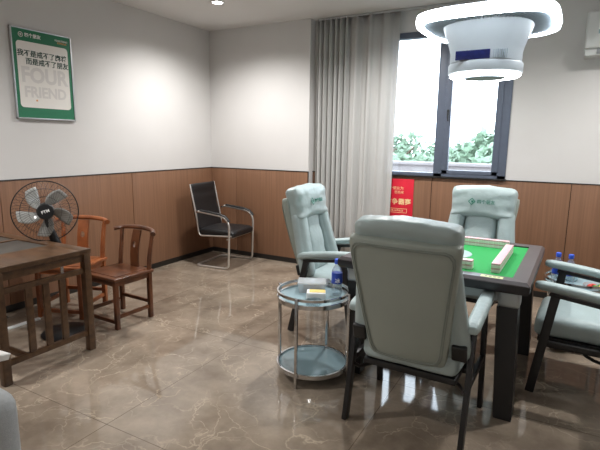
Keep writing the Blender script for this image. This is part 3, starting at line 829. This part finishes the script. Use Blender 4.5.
# takeaway box, packet, dish on the near trolley
t = thing('takeaway_box', 'clear plastic food box with lid on the near trolley', 'box', (2.722, -2.31, GZ), R(26)); t.scale = (1.1, 1.1, 1.1)
MB().add([(sx * (0.072 + 0.010 * k), sy * (0.050 + 0.008 * k), 0.048 * k) for k in (0, 1) for sx, sy in ((-1, -1), (1, -1), (1, 1), (-1, 1))],
         [(3, 2, 1, 0), (0, 1, 5, 4), (1, 2, 6, 5), (2, 3, 7, 6), (3, 0, 4, 7)]).build('box_base', MT['clear_box'], t, smooth=20)
MB().box((0, 0, 0.056), (0.170, 0.120, 0.014), 0.005, None, 2).build('lid', MT['clear_box'], t)
t2 = MB().cushion((0.058, 0.036, 0.014), 0.012, 6, None, None, 0.006, 1, 30).build('snack_pieces', MT['brown_food'])
t2.location = (2.722, -2.31, GZ + 0.0145 + 0.002); t2.rotation_euler = (0, 0, R(26)); tag(t2, 'brown snack lying inside the clear food box', 'snack')
t = thing('paper_packet', 'small white packet with yellow top in front of the food box', 'packet', (2.815, -2.43, GZ), R(26))
MB().box((0, 0, 0.022), (0.12, 0.08, 0.044), 0.008, None, 2).build('packet_body', MT['white_print'], t)
MB().box((0.008, 0.002, 0.0445), (0.10, 0.058, 0.004), 0.0015).build('yellow_top', MT['yellow'], t)
o = MB().lathe([(0.0, 0.004), (0.044, 0.004), (0.050, 0.022), (0.054, 0.022), (0.048, 0.0), (0.0, 0.0)], 32).build('glass_dish', MT['ash_glass'])
o.location = (2.852, -2.535, GZ); tag(o, 'round clear glass dish at the front of the near trolley', 'dish')

# things on the far trolley
t = thing('snack_tray', 'clear tray of colourful snacks on the far trolley', 'tray', (4.395, -1.05, GZB), R(10))
MB().lathe([(0.0, 0.003), (0.078, 0.003), (0.088, 0.024), (0.092, 0.024), (0.082, 0.0), (0.0, 0.0)], 36).build('tray_bowl', MT['clear_box'], t)
cand = make = None
cols = [('candy_red', 'red'), ('candy_green', 'green'), ('candy_yellow', 'yellow'), ('candy_cream', 'cream')]
first = {}
spots = [(-0.05, -0.025), (-0.018, -0.045), (0.018, -0.042), (0.05, -0.02), (-0.045, 0.012), (-0.01, -0.006), (0.025, 0.004), (0.052, 0.02), (-0.02, 0.035), (0.018, 0.042)]
for k, (dx, dy) in enumerate(spots):
    key, word = cols[k % 4]
    if key not in first:
        c = MB().cushion((0.017, 0.012, 0.009), 0.008, 4, None, lambda u, v, w_, p: Vector((p.x, p.y * (1 - 0.35 * (abs(u) > 0.9)), p.z)), 0.002, k, 40).build('wrapped_candy', MT[key], None, 70)
        first[key] = c
    else:
        c = first[key].copy(); C.objects.link(c)
    c.location = (4.395 + dx, -1.05 + dy, GZB + 0.0135 + 0.0004); c.rotation_euler = (0, 0, k * 1.1)
    tag(c, '%s wrapped candy in the snack tray by the right wall panelling' % word, 'candy', '%s candies in the snack tray' % word)
t = thing('tissue_pack', 'pale blue and white tissue pack beside the bottles on the far trolley', 'tissue pack', (4.20, -0.90, GZB), R(-20))
MB().cushion((0.075, 0.045, 0.028), 0.02, 7, Matrix.Translation((0, 0, 0.028)), None, 0.003, 3, 20).build('wrapper', MT['tray_glass'], t, 70)
MB().box((0, 0, 0.0565), (0.07, 0.035, 0.003), 0.001).build('opening_flap', MT['white_print'], t)

# ---------------------------------------------------------------- cantilever office chair in the corner (faces +Y locally)
def office_chair():
    t = thing('office_chair', 'black leatherette cantilever visitor chair with chrome frame in the corner', 'chair', (0.55, -0.435, 0), R(-90 + 6))
    fr = MB(); hw = 0.285; r = 0.0125
    def bend(p0, p1, p2, rad, n=6):
        p0, p1, p2 = Vector(p0), Vector(p1), Vector(p2)
        a = p1 + (p0 - p1).normalized() * rad; b = p1 + (p2 - p1).normalized() * rad
        return [tuple(a * (1 - q) ** 2 + p1 * 2 * q * (1 - q) + b * q * q) for q in [i / n for i in range(n + 1)]]
    pts = []
    side = lambda s: [(s * hw, -0.19, 0.665), (s * hw, 0.235, 0.615), (s * hw, 0.215, 0.0125), (s * hw, -0.235, 0.0125)]
    L = side(-1); Rr = side(1)
    chain = [L[0]] + bend(L[0], L[1], L[2], 0.14) + bend(L[1], L[2], L[3], 0.06) + bend(L[2], L[3], Rr[3], 0.06) + bend(L[3], Rr[3], Rr[2], 0.06) + bend(Rr[3], Rr[2], Rr[1], 0.06) + bend(Rr[2], Rr[1], Rr[0], 0.14) + [Rr[0]]
    fr.tube(chain, r, 12, up=(1, 0, 0))
    fr.tube([(-hw, 0.20, 0.36), (hw, 0.20, 0.36)], 0.009, 8)
    fr.build('cantilever_frame', MT['satin'], t, smooth=60)
    A = R(12)
    # sled side frame of the seat and back, one each side
    for s in (-1, 1):
        x = s * 0.255
        p = [(x, 0.24, 0.395), (x, -0.12, 0.375)] + bend((x, -0.12, 0.375), (x, -0.205, 0.37), (x, -0.215, 0.45), 0.05) + [(x, -0.238, 0.60), (x, -0.318, 0.975)]
        MB().tube(p, 0.010, 10, up=(1, 0, 0)).build('side_frame', MT['satin'], t, smooth=60)
        MB().box((s * 0.27, -0.20, 0.655), (0.05, 0.03, 0.02), 0.004).build('arm_joint', MT['chrome'], t)
        MB().tube([(s * hw, -0.16, 0.679), (s * hw, 0.0, 0.662), (s * hw, 0.10, 0.651), (s * hw, 0.18, 0.628), (s * hw, 0.235, 0.575)], [0.019, 0.021, 0.021, 0.020, 0.016], 12, flat=0.62, up=(0, 0, 1)).build('arm_pad', MT['black_plastic'], t, smooth=60)
    def sf(u, v, w_, p):
        if w_ > 0: p.z += 0.012 * (1 - u * u)
        if v > 0.7: p.z -= 0.03 * (v - 0.7)
        return p
    MB().cushion((0.248, 0.235, 0.038), 0.03, 10, Matrix.Translation((0, 0.025, 0.415)), sf, 0.002, 1, 9).build('seat', MT['black_leather'], t, 75)
    b = Vector((0, -math.sin(A), math.cos(A))); nf = Vector((0, math.cos(A), math.sin(A)))
    base = Vector((0, -0.195, 0.40))
    BM = Matrix(((1, 0, 0, 0), (0, nf.y, b.y, base.y), (0, nf.z, b.z, base.z), (0, 0, 0, 1)))
    def bf(u, v, w_, p):
        p.y += 0.02 * w_ * w_ - 0.02
        if v > 0:
            for q in (-0.55, 0.1, 0.62): p.y -= 0.008 * math.exp(-((w_ - q) / 0.035) ** 2)
        return p
    MB().cushion((0.245, 0.022, 0.30), 0.02, 16, BM @ Matrix.Translation((0, 0.0, 0.29)), bf, 0.001, 1, 9).build('backrest', MT['black_leather'], t, 75)
    return t
office_chair()

# ---------------------------------------------------------------- carved wooden armless chairs (face +Y locally)
def wood_chair(label, loc, rz, sc, wood, group):
    t = thing('wooden_chair', label, 'chair', loc, rz, group)
    W2, D2, SZ = 0.195 * sc, 0.185 * sc, 0.415 * sc; lw = 0.034 * sc
    TH = 0.735 * sc
    for sx in (-1, 1):
        MB().bar((sx * (W2 - lw / 2), D2 - lw / 2, 0), (sx * (W2 - lw / 2), D2 - lw / 2, SZ - 0.02), lw, lw, (1, 0, 0), 0.004).build('leg', wood, t)
        MB().bar((sx * (W2 - lw / 2), -D2 + lw / 2, 0), (sx * (W2 - lw / 2), -D2 + lw / 2, SZ - 0.02), lw, lw, (1, 0, 0), 0.004).build('leg', wood, t)
        x = sx * (W2 - lw / 2)
        MB().tube([(x, -D2 + lw / 2, SZ), (x, -D2 + 0.008, SZ + 0.10 * sc), (x + sx * 0.004, -D2 - 0.012, SZ + 0.22 * sc), (x + sx * 0.012, -D2 - 0.028, TH - 0.012)], [0.020 * sc, 0.019 * sc, 0.017 * sc, 0.016 * sc], 12).build('back_post', wood, t)
        MB().bar((x, -D2 + lw, 0.10 * sc), (x, D2 - lw, 0.10 * sc), 0.018 * sc, 0.030 * sc, (1, 0, 0), 0.003).build('stretcher', wood, t)
    MB().bar((-W2 + lw, D2 - lw / 2, 0.055 * sc), (W2 - lw, D2 - lw / 2, 0.055 * sc), 0.018 * sc, 0.028 * sc, (0, 1, 0), 0.003).build('stretcher', wood, t)
    MB().bar((-W2 + lw, -D2 + lw / 2, 0.14 * sc), (W2 - lw, -D2 + lw / 2, 0.14 * sc), 0.018 * sc, 0.028 * sc, (0, 1, 0), 0.003).build('stretcher', wood, t)
    # framed plank seat with apron
    s = MB()
    s.box((0, 0, SZ - 0.008), (2 * W2 + 0.024, 2 * D2 + 0.022, 0.024), 0.006, None, 2)
    seat = s.build('seat', wood, t)
    MB().box((0, 0, SZ + 0.0055), (2 * W2 - 0.075, 2 * D2 - 0.075, 0.006), 0.002).build('seat_panel', wood, seat)
    ap = MB()
    ap.box((0, D2 - lw / 2, SZ - 0.042), (2 * W2 - 2 * lw, 0.016, 0.045), 0.003); ap.box((0, -D2 + lw / 2, SZ - 0.042), (2 * W2 - 2 * lw, 0.016, 0.045), 0.003)
    ap.box((W2 - lw / 2, 0, SZ - 0.042), (0.016, 2 * D2 - 2 * lw, 0.045), 0.003); ap.box((-W2 + lw / 2, 0, SZ - 0.042), (0.016, 2 * D2 - 2 * lw, 0.045), 0.003)
    ap.build('apron', wood, t)
    # splat with a round pierced hole, curving backwards
    z0, z1 = SZ, TH - 0.008; hz = z0 + (z1 - z0) * 0.62; hr = 0.025 * sc; sw = 0.047 * sc
    def yb(z):
        k = (z - z0) / (z1 - z0); return -D2 + 0.012 - 0.016 * math.sin(k * PI) * -1 - 0.045 * k
    zs = [z0 + (hz - 2.2 * hr - z0) * i / 5 for i in range(6)]
    n = 24; V = []; F = []
    half = 0.007
    def addgrid(zz0, zz1, m_):
        o = len(V)
        for i in range(m_ + 1):
            z = zz0 + (zz1 - zz0) * i / m_
            for x in (-sw, sw):
                for d in (-half, half): V.append((x, yb(z) + d, z))
        for i in range(m_):
            a = o + 4 * i; c2 = a + 4
            F.extend([(a, a + 2, c2 + 2, c2), (a + 1, c2 + 1, c2 + 3, a + 3), (a, c2, c2 + 1, a + 1), (a + 2, a + 3, c2 + 3, c2 + 2)])
    za, zc = hz - sw, hz + sw
    addgrid(z0, za, 6); addgrid(zc, z1, 4)
    o = len(V)
    for j in range(n):
        a = 2 * PI * j / n; ca, sa = math.cos(a), math.sin(a); q = 1 / max(abs(ca), abs(sa))
        for rr in (hr, sw * q):
            x, z = rr * ca * (0.8 if rr == hr else 1), hz + rr * sa
            for d in (-half, half): V.append((x, yb(z) + d, z))
    for j in range(n):
        a = o + 4 * j; b = o + 4 * ((j + 1) % n)
        F.extend([(a, a + 2, b + 2, b), (a + 1, b + 1, b + 3, a + 3), (a, b, b + 1, a + 1), (a + 2, a + 3, b + 3, b + 2)])
    MB().add(V, F).build('splat', wood, t, smooth=45)
    # yoke top rail: curves back in the middle, ends sweep forward past the posts
    P = []; rad = []
    for i in range(21):
        k = -1 + 2 * i / 20
        P.append((k * (W2 + 0.045), -D2 - 0.030 - 0.028 * (1 - k * k) + 0.045 * max(0, abs(k) - 0.75) / 0.25, TH + 0.012 * (1 - k * k) - 0.012 * abs(k) ** 3))
        rad.append((0.019 + 0.004 * (1 - abs(k)) + (0.004 if abs(k) > 0.95 else 0)) * sc)
    MB().tube(P, rad, 12, flat=0.85).build('top_rail', wood, t, smooth=60)
    return t
WG = 'rosewood chairs behind the tea table'
wood_chair('dark rosewood chair with pierced splat at the tea table corner', (0.952, -2.385, 0), R(180 - 2), 1.0, MT['rosewood'], WG)
wood_chair('lighter reddish wooden chair partly hidden behind the fan', (0.45, -2.455, 0), R(180 + 21), 1.06, MT['rosewood_light'], WG)

# ---------------------------------------------------------------- tea table (long along x)
def tea_table():
    t = thing('tea_table', 'long walnut tea table with slate inset and slatted end', 'table', (0, 0, 0))
    x0, x1, y0, y1, Z = 0.05, 1.275, -3.525, -2.872, 0.74
    top = MB(); bw = 0.085
    for c, sz in ((((x0 + x1) / 2, y0 + bw / 2, Z - 0.016), (x1 - x0, bw, 0.032)), (((x0 + x1) / 2, y1 - bw / 2, Z - 0.016), (x1 - x0, bw, 0.032)),
                  ((x1 - 0.17, (y0 + y1) / 2, Z - 0.016), (0.34, y1 - y0 - 2 * bw, 0.032)), ((x0 + 0.04, (y0 + y1) / 2, Z - 0.016), (0.08, y1 - y0 - 2 * bw, 0.032)),
                  ((0.545, (y0 + y1) / 2, Z - 0.016), (0.035, y1 - y0 - 2 * bw, 0.032))):
        top.box(c, sz, 0.003)
    tp = top.build('table_top', MT['teawood'], t)
    MB().box(((0.5625 + x1 - 0.34) / 2, (y0 + y1) / 2, Z - 0.018), (x1 - 0.34 - 0.5625, y1 - y0 - 2 * bw, 0.020)).build('slate_inset', MT['slate'], tp)
    MB().box(((x0 + 0.08 + 0.5275) / 2, (y0 + y1) / 2, Z - 0.018), (0.5275 - x0 - 0.08, y1 - y0 - 2 * bw, 0.020)).build('slate_inset', MT['slate'], tp)
    lw = 0.050; i = 0.003
    for lx in (x0 + i + lw / 2, x1 - i - lw / 2):
        for ly in (y0 + i + lw / 2, y1 - i - lw / 2):
            MB().bar((lx, ly, 0), (lx, ly, Z - 0.032), lw, lw, (1, 0, 0), 0.005).build('leg', MT['teawood'], t)
    ap = MB(); za = Z - 0.032 - 0.0275
    xa, xb, ya, yb = x0 + i + lw / 2, x1 - i - lw / 2, y0 + i + lw / 2, y1 - i - lw / 2
    ap.box(((xa + xb) / 2, ya, za), (xb - xa - lw, 0.022, 0.055), 0.002); ap.box(((xa + xb) / 2, yb, za), (xb - xa - lw, 0.022, 0.055), 0.002)
    ap.box((xa, (ya + yb) / 2, za), (0.022, yb - ya - lw, 0.055), 0.002); ap.box((xb, (ya + yb) / 2, za), (0.022, yb - ya - lw, 0.055), 0.002)
    ap.build('apron', MT['teawood'], t)
    for x in (xb, xa):
        for z in (0.588, 0.132): MB().box((x, (ya + yb) / 2, z), (0.026, yb - ya - lw, 0.036), 0.003).build('end_rail', MT['teawood'], t)
        for k in range(3):
            y = -3.317 + 0.115 * k
            MB().box((x, y, 0.36), (0.020, 0.042, 0.42), 0.002).build('slat', MT['teawood'], t)
    MB().box(((xa + xb) / 2, -3.36, 0.132), (xb - xa - 0.026, 0.030, 0.034), 0.003).build('stretcher', MT['teawood'], t)
tea_table()

# ---------------------------------------------------------------- standing fan behind the tea table
def fan():
    t = thing('standing_fan', 'black standing fan with round wire cage behind the tea table', 'fan', (0.83, -2.80, 0))
    MB().lathe([(0.0, 0.0), (0.175, 0.0), (0.178, 0.008), (0.165, 0.022), (0.06, 0.038), (0.022, 0.05), (0.0, 0.05)], 48).build('base', MT['black_plastic'], t)
    MB().tube([(0, 0, 0.045), (0, 0, 0.64)], 0.0125, 16).build('pole', MT['chrome'], t)
    MB().tube([(0, 0, 0.60), (-0.004, -0.002, 0.70), (-0.03, -0.02, 0.74), (-0.052, -0.042, 0.84), (-0.058, -0.048, 0.93)], [0.017, 0.019, 0.032, 0.027, 0.018], 18, up=(1, 0, 0)).build('neck', MT['black_plastic'], t)
    hp = Vector((-0.06, -0.055, 0.958)) 
    ax = (Vector((4.1, -5.0, 1.28)) - Vector((0.80, -2.85, 0.955))).normalized()
    q = ax.to_track_quat('Z', 'Y').to_matrix().to_4x4()
    HM = Matrix.Translation(hp) @ q
    hp2 = HM
    MB().lathe([(0.0, -0.16), (0.04, -0.155), (0.058, -0.13), (0.062, -0.06), (0.055, -0.035), (0.0, -0.03)], 28, M=HM).build('motor', MT['black_plastic'], t)
    RR = 0.222
    def wires(sgn, dep, nm, k):
        cg = MB()
        for j in range(k):
            a = 2 * PI * j / k
            pts = []
            for i in range(7):
                u = i / 6; r = 0.045 + (RR - 0.045) * u
                z = sgn * dep * (1 - (u ** 2.4)) + 0.0
                tw = a + 0.35 * u * sgn
                pts.append(HM @ Vector((r * math.cos(tw), r * math.sin(tw), z)))
            cg.tube(pts, 0.0010, 4)
        for u in (0.35, 0.68):
            r = 0.045 + (RR - 0.045) * u; z = sgn * dep * (1 - u ** 2.4)
            cg.tube([HM @ Vector((r * math.cos(2 * PI * i / 40), r * math.sin(2 * PI * i / 40), z)) for i in range(40)], 0.0014, 5, True)
        return cg.build(nm, MT['black_metal'], t)
    wires(1, 0.075, 'front_cage', 56); wires(-1, 0.07, 'rear_cage', 36)
    MB().tube([HM @ Vector((RR * math.cos(2 * PI * i / 64), RR * math.sin(2 * PI * i / 64), 0)) for i in range(64)], 0.0042, 8, True).build('cage_rim', MT['black_plastic'], t)
    cap = MB().lathe([(0.0, 0.066), (0.052, 0.068), (0.058, 0.076), (0.052, 0.086), (0.0, 0.090)], 32, M=HM).build('hub_cap', MT['black_plastic'], t)
    tx = text('hub_lettering', 'FTM', 0.030, MT['white_print'], cap, depth=0.0008, bold=0.0008)
    up = (q.to_3x3().inverted() @ Vector((0, 0, 1))); ang = math.atan2(up.y, up.x) - PI / 2
    tx.matrix_local = HM @ Matrix.Translation((0, 0, 0.0905)) @ Matrix.Rotation(ang + R(18), 4, 'Z')
    for b_ in range(5):
        a0 = ang + R(90 + 53) + 2 * PI * b_ / 5
        V = []; F = []; nr, nc = 9, 6
        for i in range(nr):
            u = i / (nr - 1); r = 0.035 + 0.155 * u
            wdt = 0.22 + 0.62 * math.sin(min(1, u * 1.05) * PI * 0.62) * (1 - 0.25 * u ** 6)
            for j in range(nc):
                s = j / (nc - 1) - 0.5
                a = a0 - 0.45 * u + s * wdt * (0.085 / max(0.07, r)) * 1.4
                V.append(HM @ Vector((r * math.cos(a), r * math.sin(a), 0.012 + 0.05 * s * (1 - 0.4 * u))))
        for i in range(nr - 1):
            for j in range(nc - 1):
                k = i * nc + j; F.append((k, k + 1, k + nc + 1, k + nc))
        o = MB().add(V, F).build('blade', MT['blade'], t, 80)
        so = o.modifiers.new('thickness', 'SOLIDIFY'); so.thickness = 0.002
    MB().lathe([(0.0, -0.03), (0.036, -0.03), (0.038, 0.03), (0.03, 0.035), (0.0, 0.036)], 24, M=HM).build('blade_hub', MT['black_plastic'], t)
fan()

# floor cable cover and cable under the table
o = MB().box((0.39, -3.05, 0.008), (0.035, 0.62, 0.016), 0.004, None, 2).build('cable_cover', MT['white_plastic']); tag(o, 'white cable cover strip on the floor under the tea table', 'cable cover')
o = MB().tube([(0.03, -3.2, 0.006), (0.10, -3.05, 0.006), (0.17, -3.12, 0.006), (0.22, -2.95, 0.006), (0.13, -2.85, 0.006), (0.06, -2.9, 0.006)], 0.006, 8).build('power_cable', MT['black_plastic']); tag(o, 'black power cable lying along the wall under the tea table', 'cable')

# ---------------------------------------------------------------- sofa corner at the lower left, with a cushion
def sofa():
    t = thing('sofa', 'grey fabric sofa with rounded arm at the bottom left corner', 'sofa', (1.915, -4.92, 0))
    L = 0.90
    for sy in (-1, 1):
        MB().cushion((L / 2, 0.11, 0.25), 0.105, 9, Matrix.Translation((0, sy * 0.80, 0.30)), None, 0.004, sy, 5).build('sofa_arm', MT['sofa'], t, 75)
    MB().cushion((0.12, 0.70, 0.36), 0.09, 9, Matrix.Translation((-0.33, 0, 0.44)), None, 0.004, 3, 5).build('sofa_back', MT['sofa'], t, 75)
    MB().box((0.02, 0, 0.19), (0.82, 1.40, 0.20), 0.02, None, 2).build('sofa_base', MT['sofa'], t)
    for sy in (-1, 1):
        MB().cushion((0.31, 0.345, 0.075), 0.06, 8, Matrix.Translation((0.10, sy * 0.348, 0.36)), None, 0.004, sy, 5).build('seat_cushion', MT['sofa'], t, 75)
    for sx in (-1, 1):
        for sy in (-1, 1): MB().box((sx * 0.36, sy * 0.78, 0.03), (0.05, 0.05, 0.06), 0.005).build('foot', MT['black_plastic'], t)
sofa()
def pf(u, v, w_, p):
    k = (1 - abs(u) ** 3) * (1 - abs(v) ** 3)
    return Vector((p.x * (1 - 0.08 * (1 - v * v)), p.y * (1 - 0.08 * (1 - u * u)), p.z * (0.25 + 0.75 * k)))
o = MB().cushion((0.21, 0.21, 0.065), 0.012, 10, None, pf, 0.006, 2, 10).build('throw_pillow', MT['pillow'], None, 75)
o.location = (1.905, -4.135, 0.622); o.rotation_euler = (R(-13), R(10), R(15)); tag(o, 'white linen throw pillow lying on the sofa arm', 'pillow')
